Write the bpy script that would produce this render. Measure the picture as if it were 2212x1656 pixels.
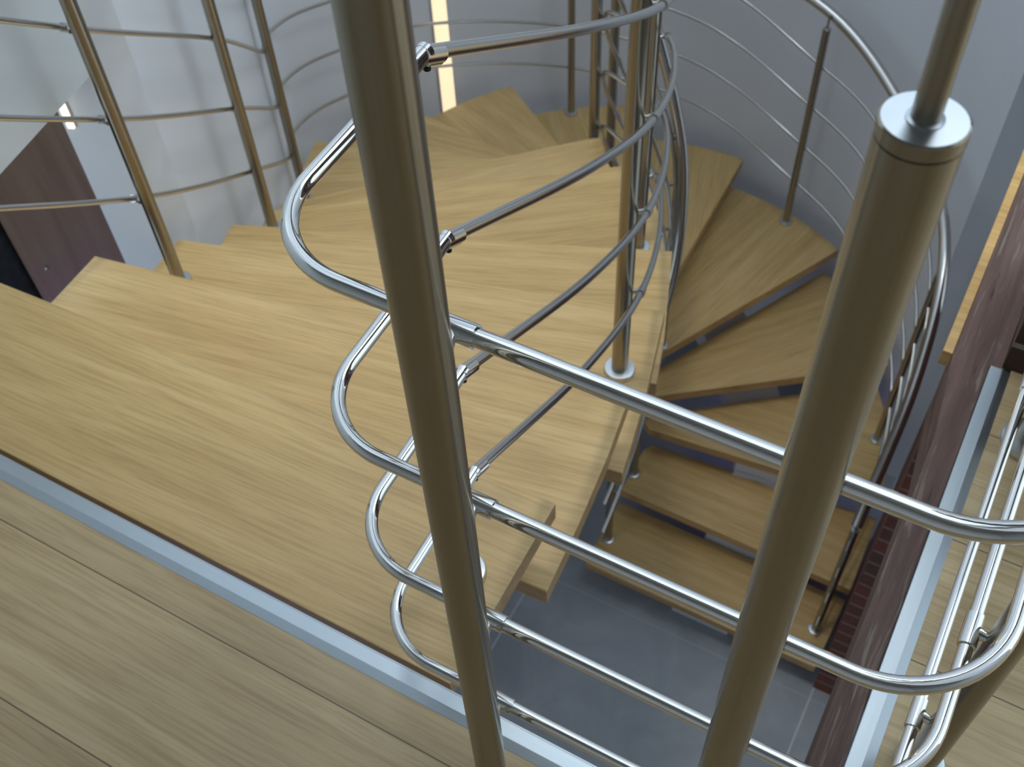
import bpy, bmesh, math, random
from mathutils import Vector, Matrix
from math import sin, cos, pi, radians, hypot, atan2, sqrt, degrees

for o in list(bpy.data.objects):
    bpy.data.objects.remove(o, do_unlink=True)
scene = bpy.context.scene
COL = scene.collection
H0 = 4.172                     # camera height above the lower floor; plan coordinates are relative to the camera
R_ = 0.172                     # riser
def Z(k): return -1.42 - (k - 1) * R_          # top of tread k, relative to the camera

# ------------------------------------------------------------------ camera
th, roll, az = .665473, .0630561, 3.64486
dn = Vector((sin(th)*sin(roll), sin(th)*cos(roll), cos(th)))
ex = Vector((1, 0, 0)); ex -= ex.dot(dn)*dn; ex.normalize()
gx = dn.cross(ex)
av = cos(az)*ex + sin(az)*gx
bv = dn.cross(av)
rows = [-av, bv, -dn]          # world = rows @ cam (x right, y down, z forward)
cam_d = bpy.data.cameras.new('camera')
cam = bpy.data.objects.new('camera', cam_d); COL.objects.link(cam)
M = Matrix(((rows[0].x, -rows[0].y, -rows[0].z, 0),
            (rows[1].x, -rows[1].y, -rows[1].z, 0),
            (rows[2].x, -rows[2].y, -rows[2].z, H0),
            (0, 0, 0, 1)))
cam.matrix_world = M
cam_d.sensor_width = 36
cam_d.lens = 2376.57/2212*36
cam_d.clip_start = .02
cam_d.dof.use_dof = True
cam_d.dof.focus_distance = .80
cam_d.dof.aperture_fstop = 16
scene.camera = cam
scene.view_settings.view_transform = 'Standard'
scene.view_settings.look = 'None'
scene.view_settings.gamma = 1
scene.view_settings.use_curve_mapping = False
scene.view_settings.exposure = 0.0

# ------------------------------------------------------------------ light
w = bpy.data.worlds.new('world'); scene.world = w; w.use_nodes = True
bg = w.node_tree.nodes['Background']
bg.inputs[0].default_value = (.74, .89, 1.0, 1); bg.inputs[1].default_value = 1.5

def area(name, loc, target, sx, sy, power, col):
    l = bpy.data.lights.new(name, 'AREA'); l.shape = 'RECTANGLE'; l.size = sx; l.size_y = sy
    l.energy = power; l.color = col
    o = bpy.data.objects.new(name, l); COL.objects.link(o)
    o.location = (loc[0], loc[1], loc[2]+H0)
    d = Vector(target) - Vector(loc)
    o.rotation_euler = d.to_track_quat('-Z', 'Y').to_euler()
    return o
area('window_daylight', (.25, 2.35, 1.95), (-1.9, 1.5, -1.3), 1.0, 1.0, 23, (.84, .92, 1.0))
area('violet_strip', (-1.95, .25, -3.9), (-1.9, 1.0, -2.2), .9, .05, 1.3, (.42, .28, 1.0))
area('violet_floor_strip', (-.44, 3.2, -4.05), (-.44, 2.2, -3.9), .5, .04, .45, (.45, .30, 1.0))
def spot(name, loc, target, angle, power, col, rad=.15):
    l = bpy.data.lights.new(name, 'SPOT'); l.energy = power; l.color = col
    l.spot_size = radians(angle); l.spot_blend = 1.0; l.shadow_soft_size = rad
    o = bpy.data.objects.new(name, l); COL.objects.link(o)
    o.location = (loc[0], loc[1], loc[2]+H0)
    o.rotation_euler = (Vector(target)-Vector(loc)).to_track_quat('-Z', 'Y').to_euler()
spot('tread_fill_spot', (-.85, 1.35, 2.1), (-.90, 1.50, -2.0), 42, 168, (1.0, .97, .90), .2)  # added fill lamp to brighten the middle treads, not a known fitting

# ------------------------------------------------------------------ materials
def newmat(name):
    m = bpy.data.materials.new(name); m.use_nodes = True
    nt = m.node_tree; b = nt.nodes['Principled BSDF']
    return m, nt, b
def node(nt, t, **kw):
    n = nt.nodes.new(t)
    for k, v in kw.items(): setattr(n, k, v)
    return n
def ramp(nt, fac, stops):
    r = node(nt, 'ShaderNodeValToRGB'); e = r.color_ramp.elements
    e[0].position, e[0].color = stops[0][0], (*stops[0][1], 1)
    e[1].position, e[1].color = stops[-1][0], (*stops[-1][1], 1)
    for p, c in stops[1:-1]:
        x = e.new(p); x.color = (*c, 1)
    nt.links.new(fac, r.inputs[0]); return r
def noise(nt, vec, scale, detail=4, rough=.55, dist=0):
    n = node(nt, 'ShaderNodeTexNoise'); n.inputs['Scale'].default_value = scale
    n.inputs['Detail'].default_value = detail; n.inputs['Roughness'].default_value = rough
    n.inputs['Distortion'].default_value = dist
    nt.links.new(vec, n.inputs['Vector']); return n
def mapping(nt, scale, space='Object', rot=(0,0,0), loc=(0,0,0)):
    t = node(nt, 'ShaderNodeTexCoord'); m = node(nt, 'ShaderNodeMapping')
    m.inputs['Scale'].default_value = scale; m.inputs['Rotation'].default_value = rot
    m.inputs['Location'].default_value = loc
    nt.links.new(t.outputs[space], m.inputs[0]); return m.outputs[0]

def wood(name, base, dark, light, rough=.42, seams=None, fine=1.0):
    """oak: grain runs along local X"""
    m, nt, b = newmat(name); L = nt.links
    geo = node(nt, 'ShaderNodeObjectInfo')
    tc = node(nt, 'ShaderNodeTexCoord')
    add = node(nt, 'ShaderNodeVectorMath', operation='ADD')
    mul = node(nt, 'ShaderNodeVectorMath', operation='SCALE')
    comb = node(nt, 'ShaderNodeCombineXYZ')
    L.new(geo.outputs['Random'], comb.inputs[0]); L.new(geo.outputs['Random'], comb.inputs[1])
    mul.inputs['Scale'].default_value = 7.0
    L.new(comb.outputs[0], mul.inputs[0]); L.new(tc.outputs['Object'], add.inputs[0]); L.new(mul.outputs[0], add.inputs[1])
    vec0 = add.outputs[0]
    def mp(s):
        q = node(nt, 'ShaderNodeMapping'); q.inputs['Scale'].default_value = s
        L.new(vec0, q.inputs[0]); return q.outputs[0]
    n1 = noise(nt, mp((.9, 30, 30)), 1.0, 5, .6, .5)       # broad figure
    n2 = noise(nt, mp((7*fine, 190*fine, 190*fine)), 1.0, 3, .6, .3)     # pores
    n3 = noise(nt, mp((.9, 4.0, 4.0)), 1.6, 2, .5, 1.5)     # blotches
    r1 = ramp(nt, n1.outputs['Fac'], [(.30, dark), (.5, base), (.72, light)])
    r2 = ramp(nt, n2.outputs['Fac'], [(.38, (.70, .66, .60)), (.55, (1, 1, 1))])
    r3 = ramp(nt, n3.outputs['Fac'], [(.3, (.88, .85, .80)), (.65, (1.05, 1.05, 1.05))])
    mx = node(nt, 'ShaderNodeMix', data_type='RGBA', blend_type='MULTIPLY'); mx.inputs[0].default_value = .55
    L.new(r1.outputs[0], mx.inputs[6]); L.new(r2.outputs[0], mx.inputs[7])
    mx2 = node(nt, 'ShaderNodeMix', data_type='RGBA', blend_type='MULTIPLY'); mx2.inputs[0].default_value = .8
    L.new(mx.outputs[2], mx2.inputs[6]); L.new(r3.outputs[0], mx2.inputs[7])
    out = mx2.outputs[2]
    if seams:
        # seams: (list of y values, local) dark thin joints between boards + per-board tone
        y0, pitch = seams
        sep = node(nt, 'ShaderNodeSeparateXYZ'); L.new(tc.outputs['Object'], sep.inputs[0])
        a = node(nt, 'ShaderNodeMath', operation='SUBTRACT'); L.new(sep.outputs[1], a.inputs[0]); a.inputs[1].default_value = y0
        d = node(nt, 'ShaderNodeMath', operation='DIVIDE'); L.new(a.outputs[0], d.inputs[0]); d.inputs[1].default_value = pitch
        fr = node(nt, 'ShaderNodeMath', operation='FRACT'); L.new(d.outputs[0], fr.inputs[0])
        ce = node(nt, 'ShaderNodeMath', operation='SUBTRACT'); L.new(fr.outputs[0], ce.inputs[0]); ce.inputs[1].default_value = .5
        ab = node(nt, 'ShaderNodeMath', operation='ABSOLUTE'); L.new(ce.outputs[0], ab.inputs[0])
        gt = node(nt, 'ShaderNodeMath', operation='GREATER_THAN'); L.new(ab.outputs[0], gt.inputs[0]); gt.inputs[1].default_value = .5 - .0008/pitch
        fl = node(nt, 'ShaderNodeMath', operation='FLOOR'); L.new(d.outputs[0], fl.inputs[0])
        wn = node(nt, 'ShaderNodeTexWhiteNoise', noise_dimensions='1D'); L.new(fl.outputs[0], wn.inputs['W'])
        # shift the grain per board
        mm = node(nt, 'ShaderNodeMath', operation='MULTIPLY'); L.new(wn.outputs['Value'], mm.inputs[0]); mm.inputs[1].default_value = 11.0
        L.new(mm.outputs[0], comb.inputs[0]); L.new(mm.outputs[0], comb.inputs[2])
        tone = ramp(nt, wn.outputs['Value'], [(0, (.86, .85, .84)), (1, (1.08, 1.08, 1.08))])
        m3 = node(nt, 'ShaderNodeMix', data_type='RGBA', blend_type='MULTIPLY'); m3.inputs[0].default_value = 1
        L.new(out, m3.inputs[6]); L.new(tone.outputs[0], m3.inputs[7])
        m4 = node(nt, 'ShaderNodeMix', data_type='RGBA'); L.new(gt.outputs[0], m4.inputs[0])
        L.new(m3.outputs[2], m4.inputs[6]); m4.inputs[7].default_value = (.13, .09, .05, 1)
        out = m4.outputs[2]
    L.new(out, b.inputs['Base Color'])
    b.inputs['Roughness'].default_value = rough
    b.inputs['Specular IOR Level'].default_value = .6
    bp = node(nt, 'ShaderNodeBump'); bp.inputs['Strength'].default_value = .12; bp.inputs['Distance'].default_value = .0006
    L.new(n2.outputs['Fac'], bp.inputs['Height']); L.new(bp.outputs[0], b.inputs['Normal'])
    return m

def metal(name, col, rough, aniso=0, brushed=None):
    m, nt, b = newmat(name)
    b.inputs['Base Color'].default_value = (*col, 1)
    b.inputs['Metallic'].default_value = 1
    b.inputs['Roughness'].default_value = rough
    if brushed:
        n = noise(nt, mapping(nt, brushed), 1.0, 3, .6)
        r = node(nt, 'ShaderNodeMapRange'); r.inputs['To Min'].default_value = rough*.75; r.inputs['To Max'].default_value = rough*1.3
        nt.links.new(n.outputs['Fac'], r.inputs['Value']); nt.links.new(r.outputs[0], b.inputs['Roughness'])
        bp = node(nt, 'ShaderNodeBump'); bp.inputs['Strength'].default_value = .06; bp.inputs['Distance'].default_value = .0002
        nt.links.new(n.outputs['Fac'], bp.inputs['Height']); nt.links.new(bp.outputs[0], b.inputs['Normal'])
    return m
def plain(name, col, rough=.6, spec=.4, var=None):
    m, nt, b = newmat(name)
    b.inputs['Base Color'].default_value = (*col, 1); b.inputs['Roughness'].default_value = rough
    b.inputs['Specular IOR Level'].default_value = spec
    if var:
        n = noise(nt, mapping(nt, (1, 1, 1)), var[0], 5, .6)
        r = ramp(nt, n.outputs['Fac'], [(.3, tuple(c*(1-var[1]) for c in col)), (.7, tuple(c*(1+var[1]) for c in col))])
        nt.links.new(r.outputs[0], b.inputs['Base Color'])
    return m

OAK = wood('oak_tread', (.61, .42, .178), (.54, .36, .145), (.68, .485, .228))
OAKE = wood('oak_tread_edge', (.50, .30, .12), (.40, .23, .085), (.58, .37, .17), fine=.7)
FLOORW = wood('oak_floor', (.62, .455, .25), (.53, .38, .195), (.70, .535, .31), seams=(.1336, .1838), fine=1.2)
STEEL_SHADED = metal('brushed_steel_shaded', (.36, .325, .26), .24, brushed=(900, 900, 6))  # stainless darkened in colour to imitate the dim surroundings it mirrors
_nt = STEEL_SHADED.node_tree; _b = _nt.nodes['Principled BSDF']
_tg = node(_nt, 'ShaderNodeTangent', direction_type='RADIAL', axis='Z')
_nt.links.new(_tg.outputs[0], _b.inputs['Tangent'])
_b.inputs['Anisotropic'].default_value = .9
_b.inputs['Anisotropic Rotation'].default_value = 0.25
STEEL_LIT = metal('brushed_steel_lit', (.66, .70, .73), .30, brushed=(60, 60, 60))  # same stainless, lightened in colour to imitate the sky it mirrors
SATIN = metal('satin_steel', (.60, .59, .57), .20)
CHROME = metal('polished_steel', (.82, .81, .79), .055)
STRIP = metal('brushed_edge_profile', (.50, .55, .59), .30, brushed=(8, 300, 300))
BLACK = plain('black_rubber', (.01, .01, .01), .6)
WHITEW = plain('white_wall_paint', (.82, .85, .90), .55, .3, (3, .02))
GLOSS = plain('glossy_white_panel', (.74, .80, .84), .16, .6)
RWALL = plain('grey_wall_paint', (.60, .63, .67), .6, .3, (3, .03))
SPINE = plain('white_steel_paint', (.62, .62, .66), .4)
DARK = plain('unlit_space_black', (.02, .022, .025), .5, .4, (30, .4))  # near-black colour stands for missing light, not a stone
SCREW = metal('small_screw', (.7, .7, .7), .2)
ORANGE = wood('pale_pine_edge', (.72, .44, .15), (.62, .36, .11), (.80, .52, .20), fine=.6)
DOORW = wood('brown_veneer', (.27, .165, .11), (.21, .125, .08), (.33, .21, .14), rough=.35, fine=.6)

def door_mat():
    m, nt, b = newmat('brown_veneer_vertical')
    n = noise(nt, mapping(nt, (26, 26, 1.2)), 1.0, 4, .55, .6)
    r = ramp(nt, n.outputs['Fac'], [(.3, (.215, .130, .080)), (.7, (.300, .190, .125))])
    nt.links.new(r.outputs[0], b.inputs['Base Color']); b.inputs['Roughness'].default_value = .32
    return m
DOORW = door_mat()
def tile_mat():
    m, nt, b = newmat('grey_floor_tile'); L = nt.links
    n = noise(nt, mapping(nt, (1, 1, 1)), 3.5, 6, .6, .5)
    r = ramp(nt, n.outputs['Fac'], [(.3, (.24, .27, .31)), (.7, (.36, .385, .43))])
    tc = node(nt, 'ShaderNodeTexCoord'); sep = node(nt, 'ShaderNodeSeparateXYZ'); L.new(tc.outputs['Object'], sep.inputs[0])
    outs = []
    for i, off in ((0, .065), (1, 1.95)):
        a = node(nt, 'ShaderNodeMath', operation='SUBTRACT'); L.new(sep.outputs[i], a.inputs[0]); a.inputs[1].default_value = off
        d = node(nt, 'ShaderNodeMath', operation='DIVIDE'); L.new(a.outputs[0], d.inputs[0]); d.inputs[1].default_value = 1.2
        fr = node(nt, 'ShaderNodeMath', operation='FRACT'); L.new(d.outputs[0], fr.inputs[0])
        ce = node(nt, 'ShaderNodeMath', operation='SUBTRACT'); L.new(fr.outputs[0], ce.inputs[0]); ce.inputs[1].default_value = .5
        ab = node(nt, 'ShaderNodeMath', operation='ABSOLUTE'); L.new(ce.outputs[0], ab.inputs[0])
        gt = node(nt, 'ShaderNodeMath', operation='GREATER_THAN'); L.new(ab.outputs[0], gt.inputs[0]); gt.inputs[1].default_value = .4975
        outs.append(gt)
    sc_ = node(nt, 'ShaderNodeMath', operation='MULTIPLY'); L.new(outs[1].outputs[0], sc_.inputs[0]); sc_.inputs[1].default_value = .25
    mx = node(nt, 'ShaderNodeMath', operation='MAXIMUM'); L.new(outs[0].outputs[0], mx.inputs[0]); L.new(sc_.outputs[0], mx.inputs[1])
    m4 = node(nt, 'ShaderNodeMix', data_type='RGBA'); L.new(mx.outputs[0], m4.inputs[0])
    L.new(r.outputs[0], m4.inputs[6]); m4.inputs[7].default_value = (.52, .56, .66, 1)
    L.new(m4.outputs[2], b.inputs['Base Color']); b.inputs['Roughness'].default_value = .45
    return m
TILE = tile_mat()

def brick_mat(name, c1, c2, mortar, plane='XZ', bw=.21, bh=.062):
    m, nt, b = newmat(name); L = nt.links
    tc = node(nt, 'ShaderNodeTexCoord'); sep = node(nt, 'ShaderNodeSeparateXYZ'); L.new(tc.outputs['Object'], sep.inputs[0])
    cb = node(nt, 'ShaderNodeCombineXYZ')
    add = node(nt, 'ShaderNodeMath', operation='ADD'); L.new(sep.outputs[0], add.inputs[0]); L.new(sep.outputs[1], add.inputs[1])
    L.new(add.outputs[0], cb.inputs[0]); L.new(sep.outputs[2], cb.inputs[1])
    br = node(nt, 'ShaderNodeTexBrick'); L.new(cb.outputs[0], br.inputs['Vector'])
    br.inputs['Scale'].default_value = 1; br.inputs['Brick Width'].default_value = bw; br.inputs['Row Height'].default_value = bh
    br.inputs['Mortar Size'].default_value = .005; br.inputs['Mortar Smooth'].default_value = .1
    br.inputs['Color1'].default_value = (*c1, 1); br.inputs['Color2'].default_value = (*c2, 1); br.inputs['Mortar'].default_value = (*mortar, 1)
    n = noise(nt, tc.outputs['Object'], 60, 4, .6)
    r = ramp(nt, n.outputs['Fac'], [(.3, (.75, .75, .75)), (.7, (1.15, 1.15, 1.15))])
    mx = node(nt, 'ShaderNodeMix', data_type='RGBA', blend_type='MULTIPLY'); mx.inputs[0].default_value = .8
    L.new(br.outputs['Color'], mx.inputs[6]); L.new(r.outputs[0], mx.inputs[7]); L.new(mx.outputs[2], b.inputs['Base Color'])
    b.inputs['Roughness'].default_value = .8
    bp = node(nt, 'ShaderNodeBump'); bp.inputs['Strength'].default_value = .6; bp.inputs['Distance'].default_value = .004; bp.invert = True
    L.new(br.outputs['Fac'], bp.inputs['Height']); L.new(bp.outputs[0], b.inputs['Normal'])
    return m
BRICK = brick_mat('dark_red_brick', (.17, .045, .032), (.09, .042, .040), (.24, .17, .14), bw=3.0, bh=.072)
BRICK2 = brick_mat('brown_brick', (.075, .030, .020), (.06, .028, .02), (.26, .25, .21), bh=.085)

def beam_mat():
    m, nt, b = newmat('weathered_red_brown_timber'); L = nt.links
    n1 = noise(nt, mapping(nt, (45, 3, 45)), 1, 5, .6, .6)
    n2 = noise(nt, mapping(nt, (160, 9, 160)), 1, 3, .6, .4)
    r1 = ramp(nt, n1.outputs['Fac'], [(.3, (.095, .052, .042)), (.6, (.185, .108, .088))])
    r2 = ramp(nt, n2.outputs['Fac'], [(.56, (0, 0, 0)), (.66, (1, 1, 1))])
    r3 = ramp(nt, n2.outputs['Fac'], [(.27, (1, 1, 1)), (.33, (0, 0, 0))])
    mx = node(nt, 'ShaderNodeMix', data_type='RGBA'); L.new(r2.outputs[0], mx.inputs[0]); L.new(r1.outputs[0], mx.inputs[6]); mx.inputs[7].default_value = (.24, .19, .15, 1)
    m2 = node(nt, 'ShaderNodeMix', data_type='RGBA'); L.new(r3.outputs[0], m2.inputs[0]); L.new(mx.outputs[2], m2.inputs[6]); m2.inputs[7].default_value = (.06, .035, .028, 1)
    L.new(m2.outputs[2], b.inputs['Base Color']); b.inputs['Roughness'].default_value = .7
    bp = node(nt, 'ShaderNodeBump'); bp.inputs['Strength'].default_value = .5; bp.inputs['Distance'].default_value = .002
    L.new(n2.outputs['Fac'], bp.inputs['Height']); L.new(bp.outputs[0], b.inputs['Normal'])
    return m
BEAM = beam_mat()
def emit_mat(name, col, s):
    m, nt, b = newmat(name)
    b.inputs['Base Color'].default_value = (*col, 1)
    b.inputs['Emission Color'].default_value = (*col, 1); b.inputs['Emission Strength'].default_value = s
    return m
LED = emit_mat('warm_led_diffuser', (1.0, .80, .52), .95)

# ------------------------------------------------------------------ mesh helpers
def mesh_obj(name, bm, mats, parent=None, loc=(0, 0, 0), rotz=0, label=None, smooth=False):
    me = bpy.data.meshes.new(name)
    bmesh.ops.recalc_face_normals(bm, faces=bm.faces[:])
    if smooth:
        for f in bm.faces: f.smooth = True
        for e in bm.edges:
            if len(e.link_faces) == 2 and e.calc_face_angle(0) > radians(38): e.smooth = False
    bm.to_mesh(me); bm.free()
    if not isinstance(mats, (list, tuple)): mats = [mats]
    for m in mats: me.materials.append(m)
    o = bpy.data.objects.new(name, me); COL.objects.link(o)
    o.location = loc; o.rotation_euler = (0, 0, rotz)
    if parent: o.parent = parent
    if label: o['label'] = label
    return o
def tag(o, label=None, cat=None, group=None, kind=None):
    if label: o['label'] = label
    if cat: o['category'] = cat
    if group: o['group'] = group
    if kind: o['kind'] = kind
    return o
def empty(name, loc=(0, 0, 0)):
    o = bpy.data.objects.new(name, None); o.empty_display_size = .1
    COL.objects.link(o); o.location = loc; return o

def ring(bm, c, t, r, n, ref=None):
    t = t.normalized()
    if ref is None:
        ref = Vector((0, 0, 1)) if abs(t.z) < .9 else Vector((1, 0, 0))
    u = (ref - ref.dot(t)*t).normalized(); v = t.cross(u)
    return [bm.verts.new(c + r*(cos(2*pi*i/n)*u + sin(2*pi*i/n)*v)) for i in range(n)], u
def tube(bm, pts, r, n=20, caps=True):
    pts = [Vector(p) for p in pts]
    prev = None; ref = None; first = None
    for i, p in enumerate(pts):
        if i == 0: t = pts[1]-pts[0]
        elif i == len(pts)-1: t = pts[-1]-pts[-2]
        else: t = (pts[i+1]-p).normalized() + (p-pts[i-1]).normalized()
        rg, ref = ring(bm, p, t, r, n, ref)
        if prev:
            for j in range(n):
                bm.faces.new((prev[j], prev[(j+1) % n], rg[(j+1) % n], rg[j]))
        else: first = rg
        prev = rg
    if caps:
        bm.faces.new(first[::-1]); bm.faces.new(prev)
def lathe(bm, c, prof, n=32):
    """profile [(r, z)...] about the vertical through c"""
    prev = None
    for r, z in prof:
        if r < 1e-6:
            cur = [bm.verts.new((c[0], c[1], c[2]+z))]
        else:
            cur = [bm.verts.new((c[0]+r*cos(2*pi*i/n), c[1]+r*sin(2*pi*i/n), c[2]+z)) for i in range(n)]
        if prev:
            if len(prev) == 1 and len(cur) > 1:
                for j in range(n): bm.faces.new((prev[0], cur[j], cur[(j+1) % n]))
            elif len(cur) == 1 and len(prev) > 1:
                for j in range(n): bm.faces.new((prev[j], prev[(j+1) % n], cur[0]))
            elif len(cur) > 1:
                for j in range(n): bm.faces.new((prev[j], prev[(j+1) % n], cur[(j+1) % n], cur[j]))
        prev = cur
def prism(bm, poly, z0, z1, bev=.0, topmat=0, sidemat=0):
    vb = [bm.verts.new((x, y, z0)) for x, y in poly]; vt = [bm.verts.new((x, y, z1)) for x, y in poly]
    n = len(poly)
    ft = bm.faces.new(vt); ft.material_index = topmat
    fb = bm.faces.new(vb[::-1]); fb.material_index = topmat
    es = []
    for i in range(n):
        f = bm.faces.new((vb[i], vb[(i+1) % n], vt[(i+1) % n], vt[i])); f.material_index = sidemat
    if bev:
        edges = [e for e in ft.edges] + [e for e in fb.edges]
        bmesh.ops.bevel(bm, geom=edges, offset=bev, segments=2, affect='EDGES', profile=.6)
def box(bm, x0, x1, y0, y1, z0, z1, bev=0):
    prism(bm, [(x0, y0), (x1, y0), (x1, y1), (x0, y1)], z0, z1, bev)
def catmull(P, seg=10):
    P = [Vector(p) for p in P]; out = []
    Q = [2*P[0]-P[1]] + P + [2*P[-1]-P[-2]]
    for i in range(1, len(Q)-2):
        p0, p1, p2, p3 = Q[i-1:i+3]
        def tj(ti, a, b): return ti + (b-a).length**.5
        t0 = 0; t1 = tj(t0, p0, p1); t2 = tj(t1, p1, p2); t3 = tj(t2, p2, p3)
        for s in range(seg):
            t = t1 + (t2-t1)*s/seg
            A1 = (t1-t)/(t1-t0)*p0 + (t-t0)/(t1-t0)*p1
            A2 = (t2-t)/(t2-t1)*p1 + (t-t1)/(t2-t1)*p2
            A3 = (t3-t)/(t3-t2)*p2 + (t-t2)/(t3-t2)*p3
            B1 = (t2-t)/(t2-t0)*A1 + (t-t0)/(t2-t0)*A2
            B2 = (t3-t)/(t3-t1)*A2 + (t-t1)/(t3-t1)*A3
            out.append((t2-t)/(t2-t1)*B1 + (t-t1)/(t2-t1)*B2)
    out.append(P[-1]); return out
def fillet(P, rads, seg=14):
    """polyline in plan with rounded corners"""
    P = [Vector(p) for p in P]; out = [P[0]]
    for i in range(1, len(P)-1):
        r = rads[i-1]
        a = (P[i-1]-P[i]).normalized(); b = (P[i+1]-P[i]).normalized()
        half = a.angle(b)/2; d = r/math.tan(half)
        s = P[i]+a*d; e = P[i]+b*d
        c = P[i] + (a+b).normalized()*(r/sin(half))
        u = s-c; v = e-c; ang = u.angle(v)
        for k in range(seg+1):
            t = k/seg
            out.append(c + (sin((1-t)*ang)*u + sin(t*ang)*v)/sin(ang))
    out.append(P[-1]); return out

Off = Vector((0, 0, H0))
def V(x, y, z): return Vector((x, y, z+H0))

# ------------------------------------------------------------------ the setting
# lower floor
bm = bmesh.new(); box(bm, -4.2, 3.2, -1.8, 4.8, -.12, 0)
tag(mesh_obj('floor', bm, TILE), kind='structure')
# landing floor with the well cut out (two slabs)
zt = -1.248 + H0
bm = bmesh.new()
prism(bm, [(-1.44, -1.8), (3.0, -1.8), (3.0, 3.0), (.1077, 3.0), (.1077, .3652), (-1.44, .3652)], zt-.25, zt)
tag(mesh_obj('floor', bm, FLOORW), kind='structure')
# metal edge profiles
def profile_x(bm, pts, x0, x1, axis=0):
    a = [bm.verts.new((x0, p, z) if axis == 0 else (p, x0, z)) for p, z in pts]; b = [bm.verts.new((x1, p, z) if axis == 0 else (p, x1, z)) for p, z in pts]
    for i in range(len(pts)): bm.faces.new((a[i], a[(i+1) % len(pts)], b[(i+1) % len(pts)], b[i]))
    bm.faces.new(a[::-1]); bm.faces.new(b)
bm = bmesh.new(); profile_x(bm, [(.3648, zt-.012), (.3940, zt-.012), (.3940, zt+.0018), (.3932, zt+.0026), (.3765, zt+.0026), (.3648, zt+.0004)], -1.44, .1077); box(bm, -1.44, .0795, .3935, .3955, zt-.12, zt+.001)
tag(mesh_obj('trim_1', bm, STRIP), kind='structure')
STRIP2 = metal('brushed_edge_profile_long', (.56, .62, .66), .33, brushed=(300, 8, 300))
bm = bmesh.new(); profile_x(bm, [(.1080, zt-.012), (.0795, zt-.012), (.0795, zt+.0018), (.0803, zt+.0026), (.0968, zt+.0026), (.1080, zt+.0004)], .3942, 1.172, 1)
tag(mesh_obj('trim_2', bm, STRIP2), kind='structure')

# walls of the shaft
CX, CY, RO = -1.0644, 2.5181, 1.0936
wall_pts = [(-1.655, 1.165), (-1.757, 1.420), (-1.859, 1.675), (-1.985, 1.930), (-2.125, 2.155)]
RW = 1.172
for a in range(190, -1, -6): wall_pts.append((CX+RW*cos(radians(a)), CY+RW*sin(radians(a))))
wp = catmull([(x, y, 0) for x, y in wall_pts], 6)
wp = [p for p in wp if not (p.x > -.6 and p.y < 3.1)]
ZT = H0 + 1.4; ZL = H0 + 2.2
def wall_strip(name, pts, z0, z1, thick, mat, smooth=True, sgn=1):
    bm = bmesh.new(); n = len(pts); inner = []; outer = []
    for i, p in enumerate(pts):
        a = pts[max(0, i-1)]; b = pts[min(n-1, i+1)]
        t = Vector((b.x-a.x, b.y-a.y, 0)).normalized(); nrm = Vector((-t.y, t.x, 0))*sgn
        inner.append(p); outer.append(p+nrm*thick)
    def col(p): return bm.verts.new((p.x, p.y, z0)), bm.verts.new((p.x, p.y, z1))
    I = [col(p) for p in inner]; O = [col(p) for p in outer]
    for i in range(n-1):
        bm.faces.new((I[i][0], I[i+1][0], I[i+1][1], I[i][1]))
        bm.faces.new((O[i][0], O[i][1], O[i+1][1], O[i+1][0]))
        bm.faces.new((I[i][1], I[i+1][1], O[i+1][1], O[i][1]))
        bm.faces.new((I[i][0], O[i][0], O[i+1][0], I[i+1][0]))
    bm.faces.new((I[0][0], I[0][1], O[0][1], O[0][0])); bm.faces.new((I[-1][0], O[-1][0], O[-1][1], I[-1][1]))
    return mesh_obj(name, bm, mat, smooth=smooth)
# left part (bright) and far right part (greyer) of the curved wall are one surface
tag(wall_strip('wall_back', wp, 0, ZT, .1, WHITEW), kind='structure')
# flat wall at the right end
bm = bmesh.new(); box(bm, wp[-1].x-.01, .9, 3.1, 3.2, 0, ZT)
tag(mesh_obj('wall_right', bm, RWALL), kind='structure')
# glossy upper panel over the opening at the left
d = Vector((cos(radians(280.1)), sin(radians(280.1)), 0))
p0 = Vector((-1.648, 1.160, 0)); p1 = p0 + d*2.99
tag(wall_strip('wall_left', [p0, p1], H0-1.30, ZL, .1, GLOSS, smooth=False, sgn=-1), kind='structure')
ZC = H0+2.25
bm = bmesh.new(); prism(bm, [(-3.6, -1.95), (3.1, -1.95), (3.1, 2.75), (.60, 2.75), (.60, .45), (-1.45, .45), (-1.45, 2.75), (-3.6, 2.75)], ZC, ZC+.12); box(bm, -3.6, 3.1, 2.75, 5.0, ZC, ZC+.12)
tag(mesh_obj('added_ceiling', bm, WHITEW), kind='structure')  # unseen slab, added with its opening shaped to limit the sky light
bm = bmesh.new(); box(bm, -1.5, 2.1, .13, .25, H0+.50, ZC)
tag(mesh_obj('added_skylight_baffle', bm, WHITEW), kind='structure')  # unseen bulkhead added to keep skylight off the landing behind the camera
bm = bmesh.new(); box(bm, 2.1, 2.2, -1.8, 1.0, 0, ZC)
tag(mesh_obj('added_wall_side', bm, WHITEW), kind='structure')  # unseen wall added to shut out side light and darken the landing
bm = bmesh.new(); box(bm, -1.6, 3.0, -1.95, -1.8, 0, ZC)
tag(mesh_obj('added_wall_front', bm, WHITEW), kind='structure')  # unseen wall behind the camera, added to darken the landing
# lower recess behind it: pale return wall and brown door
bm = bmesh.new()
A = Vector((-1.66, 1.185, 0)); B = Vector((-2.42, 1.615, 0))
n_ = Vector((B.y-A.y, -(B.x-A.x), 0)).normalized()
tag(wall_strip('wall_niche', [A, B], 0, H0-.9, .08, WHITEW, smooth=False, sgn=-1), kind='structure')
bm.free()
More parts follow.
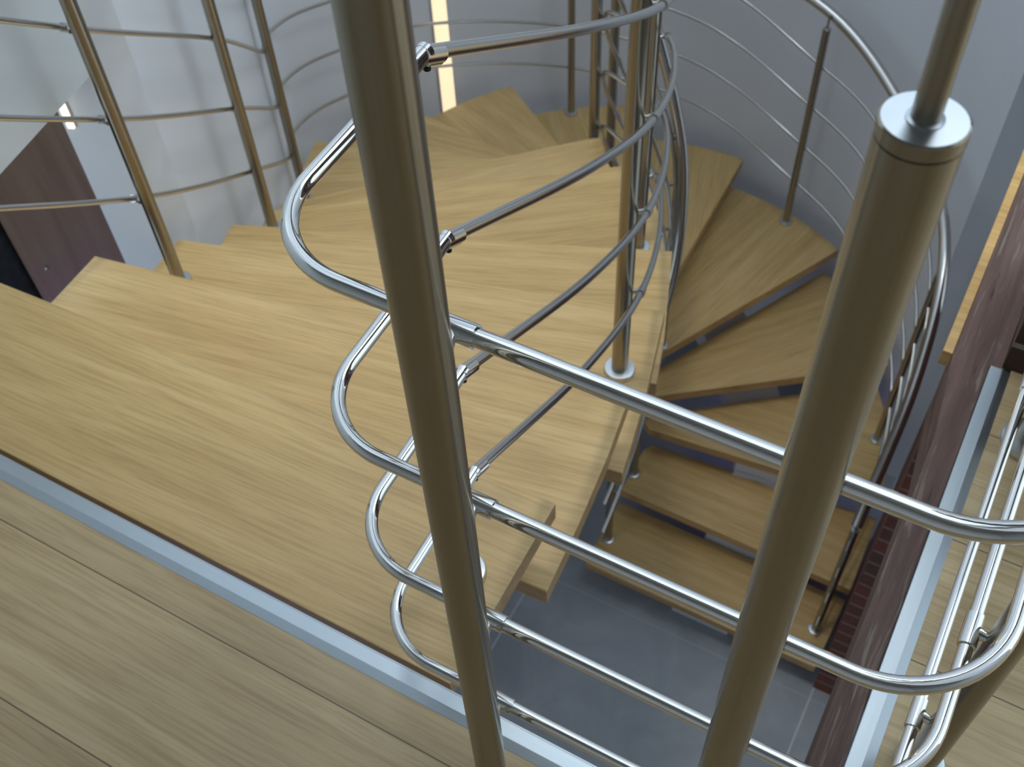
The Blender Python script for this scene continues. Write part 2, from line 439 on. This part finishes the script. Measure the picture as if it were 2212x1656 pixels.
# door: vertical brown leaf between azimuth 146.4 and 152.7
C_ = Vector((-2.40, 1.597, 0)); D_ = Vector((-2.64, 1.362, 0))
tag(wall_strip('door_1', [C_, D_], 0.0, H0-.9, .04, DOORW, smooth=False, sgn=-1), kind='structure')
bm = bmesh.new(); bmesh.ops.create_uvsphere(bm, u_segments=12, v_segments=8, radius=.006)
so = mesh_obj('door_screw', bm, SCREW, parent=[o for o in COL.objects if o.name == 'door_1'][0], loc=(-2.594, 1.397, H0-2.50), smooth=True)
# near-black block standing in for the unlit space beyond the door edge
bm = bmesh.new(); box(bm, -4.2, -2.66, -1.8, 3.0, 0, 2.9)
tag(mesh_obj('unlit_opening', bm, DARK), kind='structure')

# ------------------------------------------------------------------ brick, beam, board
bm = bmesh.new(); box(bm, .060, .55, 2.0, 2.75, 0, zt-.16)
tag(mesh_obj('brick_pier', bm, BRICK), 'dark red brick pier rising from the tiled floor beside the lowest treads', 'brick pier')
bm = bmesh.new(); prism(bm, [(.044, .3965), (.0785, .3965), (.0785, 1.176), (.094, 1.176), (.094, 3.09), (.027, 3.09), (.027, 1.172), (.044, 1.02)], zt-.155, zt-.002)
tag(mesh_obj('timber_beam', bm, BEAM), 'long weathered red-brown timber beam along the right edge of the stairwell', 'beam')
bm = bmesh.new(); box(bm, .0125, .0265, 1.172, 3.09, zt-.03, zt, .001)
tag(mesh_obj('pine_edge_board', bm, ORANGE), 'narrow honey-coloured wooden board edging the far side of the beam', 'board')
bm = bmesh.new(); box(bm, .0945, .36, 1.178, 1.42, zt, zt+2.1)
tag(mesh_obj('brick_pillar', bm, BRICK2), 'brown brick pillar with pale mortar standing at the end of the metal strip', 'brick pillar')

# ------------------------------------------------------------------ staircase
stair = empty('spiral_staircase', (CX, CY, 0))
tag(stair, 'spiral staircase of thick oak treads winding down to the grey tiled floor', 'staircase')
def add_tread(poly, k, ang):
    cx = sum(p[0] for p in poly)/len(poly); cy = sum(p[1] for p in poly)/len(poly)
    c, s = cos(-ang), sin(-ang)
    loc = [((x-cx)*c-(y-cy)*s, (x-cx)*s+(y-cy)*c) for x, y in poly]
    # orientation counter-clockwise
    A = sum(loc[i][0]*loc[(i+1) % len(loc)][1]-loc[(i+1) % len(loc)][0]*loc[i][1] for i in range(len(loc)))
    if A < 0: loc = loc[::-1]
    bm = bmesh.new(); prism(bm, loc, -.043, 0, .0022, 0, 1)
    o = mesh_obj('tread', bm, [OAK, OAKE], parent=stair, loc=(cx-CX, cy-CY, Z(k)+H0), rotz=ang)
    return o
poly = {}
poly[1] = [(-1.60, .4575), (-.411, .4575), (-.412, .58), (-.416, .777), (-1.60, .726)]
poly[2] = [(-1.575, .675), (-.403, .718), (-.413, .85), (-.430, .999), (-.455, 1.154), (-1.586, .964), (-1.575, .83)]
poly[3] = [(-1.585, .915), (-.435, 1.084), (-.447, 1.15), (-.475, 1.283), (-.530, 1.497), (-1.619, 1.198)]
poly[4] = [(-1.612, 1.15), (-.511, 1.438), (-.552, 1.574), (-.598, 1.70), (-.646, 1.834), (-1.686, 1.420)]
poly[5] = [(-1.672, 1.37), (-.628, 1.785), (-.675, 1.89), (-.726, 1.993), (-.824, 2.154), (-.938, 2.270), (-1.777, 1.636)]
poly[6] = [(-1.76, 1.58), (-.90, 2.235), (-.99, 2.33), (-1.10, 2.423), (-1.170, 2.520), (-1.198, 2.501), (-1.907, 1.809), (-1.84, 1.72)]
angs = {1: 2.5, 2: 9.5, 3: 15.4, 4: 21.7, 5: 37.2, 6: 44.3, 7: 18.1, 8: -7.4, 9: -35.5, 10: -62, 11: -88.7, 12: -116.8, 13: -143.5, 14: -174.5}
for k in range(1, 7): add_tread(poly[k], k, radians(angs[k]))
ri = .088
def lead(k, off=ri):
    """nosing line of tread k: tangent to the small inner circle; returns inner foot and outer end"""
    if k <= 6: a = radians(44.3)
    else: a = radians(angs[k])
    dx, dy = -cos(a), -sin(a)                # direction outwards
    nx, ny = dy, -dx
    # nosing lies ahead (clockwise travel)
    if True: nx, ny = (dy, -dx)
    P = (CX+nx*off, CY+ny*off)
    t = sqrt(RO*RO-off*off)
    return P, (P[0]+dx*t, P[1]+dy*t)
for k in range(7, 14):
    Pi, Po = lead(k); Qi, Qo = lead(k-1, ri-.045)
    a0 = atan2(Qo[1]-CY, Qo[0]-CX); a1 = atan2(Po[1]-CY, Po[0]-CX)
    while a1 > a0: a1 -= 2*pi
    arc = [(CX+RO*cos(a0+(a1-a0)*i/10), CY+RO*sin(a0+(a1-a0)*i/10)) for i in range(11)]
    b0 = atan2(Pi[1]-CY, Pi[0]-CX); b1 = atan2(Qi[1]-CY, Qi[0]-CX)
    while b1 < b0: b1 += 2*pi
    inn = [(CX+(ri+(ri-.045-ri)*i/4)*cos(b0+(b1-b0)*i/4), CY+(ri-.045*i/4)*sin(b0+(b1-b0)*i/4)) for i in range(5)]
    add_tread(arc+inn, k, radians(angs[k])+ (radians(13) if k >= 7 else 0))
# last three straight treads
Q, Qo = lead(13, ri-.045)
arc = []
a0 = atan2(Qo[1]-CY, Qo[0]-CX)
for i in range(9):
    a = a0 + (radians(8)-a0)*i/8; arc.append((CX+RO*cos(a), CY+RO*sin(a)))
poly14 = arc + [(.036, 2.585), (-.893, 2.490), (-.925, 2.51), (-.935, 2.545)]
add_tread(poly14, 14, radians(5))
add_tread([(-.893, 2.54), (.045, 2.62), (.052, 2.272), (-.915, 2.276), (-.915, 2.5)], 15, 0)
add_tread([(-.934, 2.32), (.052, 2.32), (.040, 1.997), (-.934, 1.995)], 16, 0)

# white helical spine carried under the treads
def spine_pts():
    out = []
    for k in range(1, 7):
        a = angs[k]; px = sum(p[0] for p in poly[k])/len(poly[k]); py = sum(p[1] for p in poly[k])/len(poly[k])
        out.append((px, py, Z(k)-.15))
    for k in range(7, 14):
        a = radians(angs[k]+180+13); out.append((CX+.58*cos(a), CY+.58*sin(a), Z(k)-.15))
    out += [(-.44, 2.62, Z(14)-.15), (-.44, 2.40, Z(15)-.15), (-.44, 2.17, Z(16)-.15)]
    return out
sp = catmull(spine_pts(), 6)
bm = bmesh.new(); prev = None
for i, p in enumerate(sp):
    t = (sp[min(i+1, len(sp)-1)]-sp[max(i-1, 0)]); t.z = 0; t.normalize(); n = Vector((-t.y, t.x, 0))
    q = Vector((p.x-CX, p.y-CY, p.z+H0))
    rg = [bm.verts.new(q+n*.11+Vector((0, 0, .02))), bm.verts.new(q-n*.11+Vector((0, 0, .02))), bm.verts.new(q-n*.11-Vector((0, 0, .08))), bm.verts.new(q+n*.11-Vector((0, 0, .08)))]
    if prev:
        for j in range(4): bm.faces.new((prev[j], prev[(j+1) % 4], rg[(j+1) % 4], rg[j]))
    else: bm.faces.new(rg)
    prev = rg
bm.faces.new(prev[::-1])
mesh_obj('spine_beam', bm, SPINE, parent=stair, label='white painted spine beam under the treads')
sc = [p for p in spine_pts()]
for k in range(1, 17):
    p = sc[k-1]; bm = bmesh.new()
    box(bm, -.10, .10, -.05, .05, 0, .093)
    a = radians(angs.get(k, 0))
    z = Z(k)-.043-.093
    mesh_obj('tread_bracket', bm, SPINE, parent=stair, loc=(p[0]-CX, p[1]-CY, z+H0), rotz=a)
# foot plate of the spine on the floor
bm = bmesh.new(); box(bm, -.12, .12, -.08, .10, 0, .06)
mesh_obj('spine_foot', bm, SPINE, parent=stair, loc=(-.44-CX, 2.13-CY, 0))

# ------------------------------------------------------------------ railings
RP = .01665      # post radius
def make_post(parent, x, y, zb, ztop, r=RP, hr_z=None, n=36, pin=True, flange=.035, mat=STEEL_SHADED, dome=False):
    """post with cap, pin and base flange as sub-parts"""
    bm = bmesh.new()
    lathe(bm, (0, 0, 0), [(0, 0), (r, 0), (r, ztop-zb-.008), (0, ztop-zb-.008)], n)
    po = mesh_obj('post', bm, mat, parent=parent, loc=(x, y, zb+H0), smooth=True)
    bm = bmesh.new(); h = ztop-zb
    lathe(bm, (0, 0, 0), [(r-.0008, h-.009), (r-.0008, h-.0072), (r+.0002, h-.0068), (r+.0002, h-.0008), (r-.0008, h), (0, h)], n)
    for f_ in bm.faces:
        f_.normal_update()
        if len(f_.verts) == 3: f_.material_index = 1  # top disc gets the lightened copy of the steel
    mesh_obj('post_cap', bm, [mat, STEEL_LIT], parent=po, smooth=True)
    bm = bmesh.new()
    f = flange
    lathe(bm, (0, 0, 0), [(0, .0), (f, 0), (f, .008), (f-.002, .012), (r+.004, .0135), (r, .0135)], 40)
    mesh_obj('base_flange', bm, STEEL_LIT, parent=po, smooth=True)
    if pin and hr_z is not None:
        bm = bmesh.new(); tube(bm, [(0, 0, h-.002), (0, 0, hr_z-zb)], .0056 if r > .015 else .004, 18)
        mesh_obj('handrail_pin', bm, STEEL_SHADED, parent=po, smooth=True)
        bm = bmesh.new(); lathe(bm, (0, 0, h), [(.0056, 0), (.0072, 0), (.0072, .0006), (.0056, .0010)], 20)
        mesh_obj('pin_collar', bm, STEEL_LIT, parent=po, smooth=True)
    return po
def make_clamp(parent, p, post, tdir, rr, mat=CHROME, L=.036, screw=True):
    """sleeve around the rail with a saddle neck towards the post; post=(x,y) centre"""
    p = Vector(p); t = Vector(tdir).normalized(); bm = bmesh.new()
    ro = rr*1.28
    tube(bm, [p-t*L/2, p-t*(L/2-.0006), p+t*(L/2-.0006), p+t*L/2], ro, 28)
    q = Vector((post[0], post[1], p.z)); d = (q-p); dist = d.length
    if dist > 1e-4:
        d.normalize()
        prof = [(ro*.3, ro*.80), (ro*.95, ro*.74), (ro*1.25, ro*.58), (max(dist-RP*.8, ro*1.5), ro*.55)]
        prev = None; ref = None
        for s_, r1 in prof:
            rg, ref = ring(bm, p+d*s_, d, r1, 18, ref)
            if prev:
                for j in range(18): bm.faces.new((prev[j], prev[(j+1) % 18], rg[(j+1) % 18], rg[j]))
            else: bm.faces.new(rg[::-1])
            prev = rg
        bm.faces.new(prev)
    o = mesh_obj('rail_clamp', bm, mat, parent=parent, smooth=True)
    return o

RR = .0066
zs = [-.5275, -.7344, -.9365, -1.134]
Y0 = .3744
# ---- landing railing
land = empty('landing_railing', (0, 0, zt))
def rel(o):
    return o
def PV(x, y, z): return Vector((x, y, z-(-1.248)))       # coordinates relative to the landing Empty
tag(land, 'polished steel railing with four horizontal rails looping round the near edge of the stairwell', 'railing')
def lpost(x, y, top=-.2606, hr=-.196, r=RP):
    h = top+1.248
    p = make_post(land, x, y, -1.248, top, hr_z=hr, r=r, flange=.022 if x == AP[0] else .028 if x == KP[0] else .035)
    p.location = (x, y, 0)
    return p
AP = (-.2560, .3222); BP = (-.0327, .3495); KP = (.151, .566); LP = (.155, 1.062)
lpost(*AP, top=-.2250, r=.0163)
for P in (BP, KP, LP): lpost(*P)
plan = fillet([(.121, 1.160, 0), (.121, Y0+.001, 0), (-1.166*Y0, .9985*Y0, 0), (-1.182*Y0, 1.63*Y0, 0)], [.092, .0775], 18)
for i, z in enumerate(zs):
    bm = bmesh.new(); tube(bm, [PV(p.x, p.y, z) for p in plan], RR, 24)
    r = mesh_obj('rail', bm, CHROME, parent=land, smooth=True)
    t = (1, 0, 0)
    make_clamp(r, PV(-.2735, Y0, z), AP, t, RR)
    make_clamp(r, PV(BP[0], Y0, z), BP, t, RR, L=.024)
    make_clamp(r, PV(.121, .566, z), KP, (0, 1, 0), RR, L=.034)
    make_clamp(r, PV(.121, 1.062, z), LP, (0, 1, 0), RR, L=.034)
hp = fillet([(.160, 1.165, 0), (.160, .3500, 0), (-.42, .3370, 0), (-.478, .615, 0)], [.10, .05], 18)
bm = bmesh.new(); tube(bm, [PV(p.x, p.y, -.178) for p in hp], .0180, 28)
mesh_obj('handrail', bm, STEEL_SHADED, parent=land, smooth=True)

# ---- inner stair railing
inner = empty('inner_stair_railing', (0, 0, H0))
tag(inner, 'steel railing spiralling down the inner side of the treads round the open well', 'railing')
E0 = Vector((-1.182*Y0, 1.63*Y0+.004, 0))
# nodes: x, y, lowest-rail height
IN = [(E0.x, E0.y, zs[3]), (-.462, .970, -1.332), (-.518, 1.319, -1.524), (-.620, 1.66, -1.695), (-.768, 1.990, -1.862),
      (-.975, 2.280, -2.06), (-1.178, 2.550, -2.262), (-1.196, 2.615, -2.38), (-1.178, 2.668, -2.50), (-1.09, 2.685, -2.69),
      (-.965, 2.615, -2.88), (-.905, 2.54, -3.05), (-.875, 2.44, -3.21), (-.865, 2.34, -3.36), (-.862, 2.12, -3.60), (-.862, 1.99, -3.69)]
rails_in = []
for i in range(4):
    dz0 = zs[3-i]-zs[3]
    pts = []
    for j, (x, y, z) in enumerate(IN):
        f = min(1, j/2); dz = dz0*(1-f) + .202*i*f
        pts.append((x, y, z+dz))
    c = catmull(pts, 8); rails_in.append(c)
    bm = bmesh.new(); tube(bm, c, RR, 18)
    r = mesh_obj('rail', bm, SATIN if i < 9 else CHROME, parent=inner, smooth=True)
    # elbow joining the loop rail to the sloping rail
    bm = bmesh.new()
    e = Vector((E0.x, E0.y-.004, zs[3-i])); dirl = Vector((-.016*Y0, .63*Y0, 0)).normalized()
    nxt = (c[3]-c[0]).normalized()
    tube(bm, [e-dirl*.040, e+dirl*.008], RR*1.22, 28); tube(bm, [e-nxt*.002, e+nxt*.032], RR*1.26, 28)
    tube(bm, [e+nxt*.006-Vector((0,0,.0045)), e+nxt*.028-Vector((0,0,.0045))], RR*.95, 20)
    mesh_obj('elbow_connector', bm, CHROME, parent=r, smooth=True)
    bm = bmesh.new(); lathe(bm, (0, 0, 0), [(0, -.001), (.0032, -.001), (.0032, .003), (0, .003)], 8)
    s = mesh_obj('grub_screw', bm, BLACK, parent=r, loc=(e.x+nxt.x*.010+.002, e.y+nxt.y*.010-.0045, e.z-RR*1.28-.001+nxt.z*.01))
    # clamp bracket that ties the elbow to the first post
    make_clamp(r, e-dirl*.022, (-.478, .612), dirl, RR, L=.02)
    for jn, px in ((2, (-.547, 1.307)), (4, (-.789, 1.962)), (6, (-1.211, 2.561)), (8, (-1.210, 2.692)), (10, (-.935, 2.640)), (13, (-.900, 2.370)), (14, (-.898, 2.135))):
        q = Vector(pts[jn]); tt = Vector(pts[min(jn+1, len(pts)-1)])-Vector(pts[jn-1])
        make_clamp(r, q, px, tt, RR, SATIN, L=.026)
FP = (-.478, .612)
posts_in = [(FP, 1, -.2606), ((-.547, 1.307), 3, None), ((-.789, 1.962), 5, None), ((-1.211, 2.561), 7, None),
            ((-1.210, 2.692), 9, None), ((-.935, 2.640), 12, None), ((-.900, 2.370), 15, None), ((-.898, 2.135), 16, None)]
for (x, y), k, top in posts_in:
    t = top if top is not None else Z(k)+.95
    r = RP if k < 9 else .0155
    p = make_post(inner, x, y, Z(k), t, r=r, hr_z=t+.05, flange=.0320 if k < 9 else .0265)
    p.location = (x, y, Z(k))
HI = [(-.478, .615, -.19), (-.50, .97, -.36), (-.547, 1.307, Z(3)+1.015), (-.65, 1.65, Z(4)+1.0), (-.789, 1.962, Z(5)+1.015), (-1.0, 2.26, Z(6)+1.0), (-1.185, 2.53, Z(7)+1.03),
      (-1.17, 2.62, Z(8)+1.05), (-1.09, 2.675, Z(9.5)+1.0), (-.99, 2.665, Z(11)+.98), (-.915, 2.60, Z(12)+.98), (-.860, 2.49, Z(13)+.98), (-.835, 2.38, Z(14)+.98), (-.84, 2.24, Z(15)+.96), (-.87, 2.06, Z(16)+.85)]
bm = bmesh.new(); tube(bm, catmull(HI, 8), .0185, 26)
mesh_obj('handrail', bm, SATIN, parent=inner, smooth=True)

# ---- outer stair railing
outer = empty('outer_stair_railing', (0, 0, H0))
tag(outer, 'thin steel railing following the curved white wall along the outer ends of the treads', 'railing')
# posts x, y, tread, lowest rail z
OP = [(-1.50, .60, 1, -1.15), (-1.525, 1.092, 3, -1.53), (-1.717, 1.580, 5, -1.915), (-1.980, 1.995, 7, -2.31),
      (CX+1.045*cos(radians(176)), CY+1.045*sin(radians(176)), 8, -2.50), (-1.700, 3.368, 10, -2.74), (-.746, 3.508, 12, -3.04), (-.070, 2.855, 14, -3.42), (-.013, 2.143, 16, -3.86)]
def radial(x, y, dr):
    d = Vector((x-CX, y-CY, 0)).normalized(); return x+d.x*dr, y+d.y*dr
nodes = []
for i, (x, y, k, zl) in enumerate(OP):
    if k == 1: q = (x-.03, y)
    elif k == 3: q = (x-.030, y+.008)
    elif k == 5: q = (x-.026, y+.014)
    elif k == 7: q = (x-.026, y+.016)
    else: q = (x, y) if k != 16 else (x, y)
    nodes.append((q[0], q[1], zl))
def on_arc(a, z, r=1.047): return (CX+r*cos(radians(a)), CY+r*sin(radians(a)), z)
full = [nodes[0], nodes[1], nodes[2], (nodes[3][0], nodes[3][1], -2.27), on_arc(-158, -2.315, 1.112), on_arc(-168, -2.37, 1.116), on_arc(-179, -2.445, 1.11), on_arc(159, -2.56, 1.09), on_arc(127, -2.74, 1.066), on_arc(102, -2.875, 1.06), on_arc(91, -2.955, 1.06), on_arc(76, -3.08, 1.058), on_arc(58, -3.165, 1.058), on_arc(33, -3.31, 1.055), nodes[7], (-.018, 2.55, -3.60), (-.013, 2.10, -3.885)]
for i in range(4):
    sp_ = .202 if True else 0
    pts = [(x, y, z+(.202 if j < 3 else .19)*i) for j, (x, y, z) in enumerate(full)]
    c = catmull(pts, 12)
    bm = bmesh.new(); tube(bm, c, .0058, 14)
    r = mesh_obj('rail', bm, SATIN, parent=outer, smooth=True)
    for j in (1, 2, 3):
        q = Vector(pts[j]); tt = Vector(pts[j+1])-Vector(pts[j-1])
        tn = tt.normalized()
        make_clamp(r, q-tn*.018, (OP[j][0]-tn.x*.018, OP[j][1]-tn.y*.018), tt, .0066, SATIN, L=.022)
for (x, y, k, zl) in OP:
    top = Z(k)+.95 if k != 16 else Z(k)+.76
    r = .0145 if k < 8 else .0145
    if k == 8: continue
    p = make_post(outer, x, y, Z(k), top, r=r, hr_z=top+.05, flange=.0275)
    p.location = (x, y, Z(k))
HO = [(-1.50, .60, Z(1)+1.0), (-1.525, 1.092, Z(3)+1.0), (-1.717, 1.580, Z(5)+1.0), (-1.98, 1.995, Z(7)+1.0), on_arc(176, Z(8)+1.0), on_arc(150, Z(9)+1.0),
      (-1.70, 3.368, Z(10)+.98), on_arc(102, Z(11)+.98, 1.06), (-.733, 3.535, Z(12)+.985), on_arc(50, Z(12.9)+.985, 1.06), on_arc(33, Z(13.5)+.99, 1.06), (-.070, 2.855, Z(14)+1.0), (-.015, 2.55, Z(15)+.95), (-.013, 2.13, Z(16)+.80)]
bm = bmesh.new(); tube(bm, catmull(HO, 12), .0190, 26)
mesh_obj('handrail', bm, SATIN, parent=outer, smooth=True)

# ------------------------------------------------------------------ vertical light strip in the curved wall
aL = radians(124.6); dx, dy = cos(aL), sin(aL)
cd = CX*dx+CY*dy; t = cd + sqrt(cd*cd-(CX*CX+CY*CY)+(RW-.004)**2)
lx, ly = dx*t, dy*t
aw = atan2(ly-CY, lx-CX)
ls = empty('wall_light_strip', (lx, ly, .6)); ls.rotation_euler = (0, 0, aw)
tag(ls, 'tall glowing warm white light strip set vertically in the curved wall', 'wall light')
bm = bmesh.new(); box(bm, -.006, .010, -.034, .034, 0, ZT-.7)
mesh_obj('housing', bm, SPINE, parent=ls)
bm = bmesh.new(); box(bm, -.010, -.0065, -.030, .030, .01, ZT-.72)
mesh_obj('diffuser', bm, LED, parent=ls)


# small warm strip beside the brown door, on the pale return wall
n2 = empty('wall_light_strip', (-1.728, 1.134, H0-1.43)); n2.rotation_euler = (0, 0, radians(201.8))
tag(n2, 'short bright light strip high on the pale wall edge beside the brown door', 'wall light')
bm = bmesh.new(); box(bm, -.008, .008, -.004, .004, 0, .30)
mesh_obj('housing', bm, SPINE, parent=n2)
bm = bmesh.new(); box(bm, -.007, .007, .0042, .009, .0, .298)
mesh_obj('diffuser', bm, emit_mat('warm_led_diffuser_bright', (1.0, .88, .66), 1.6), parent=n2)
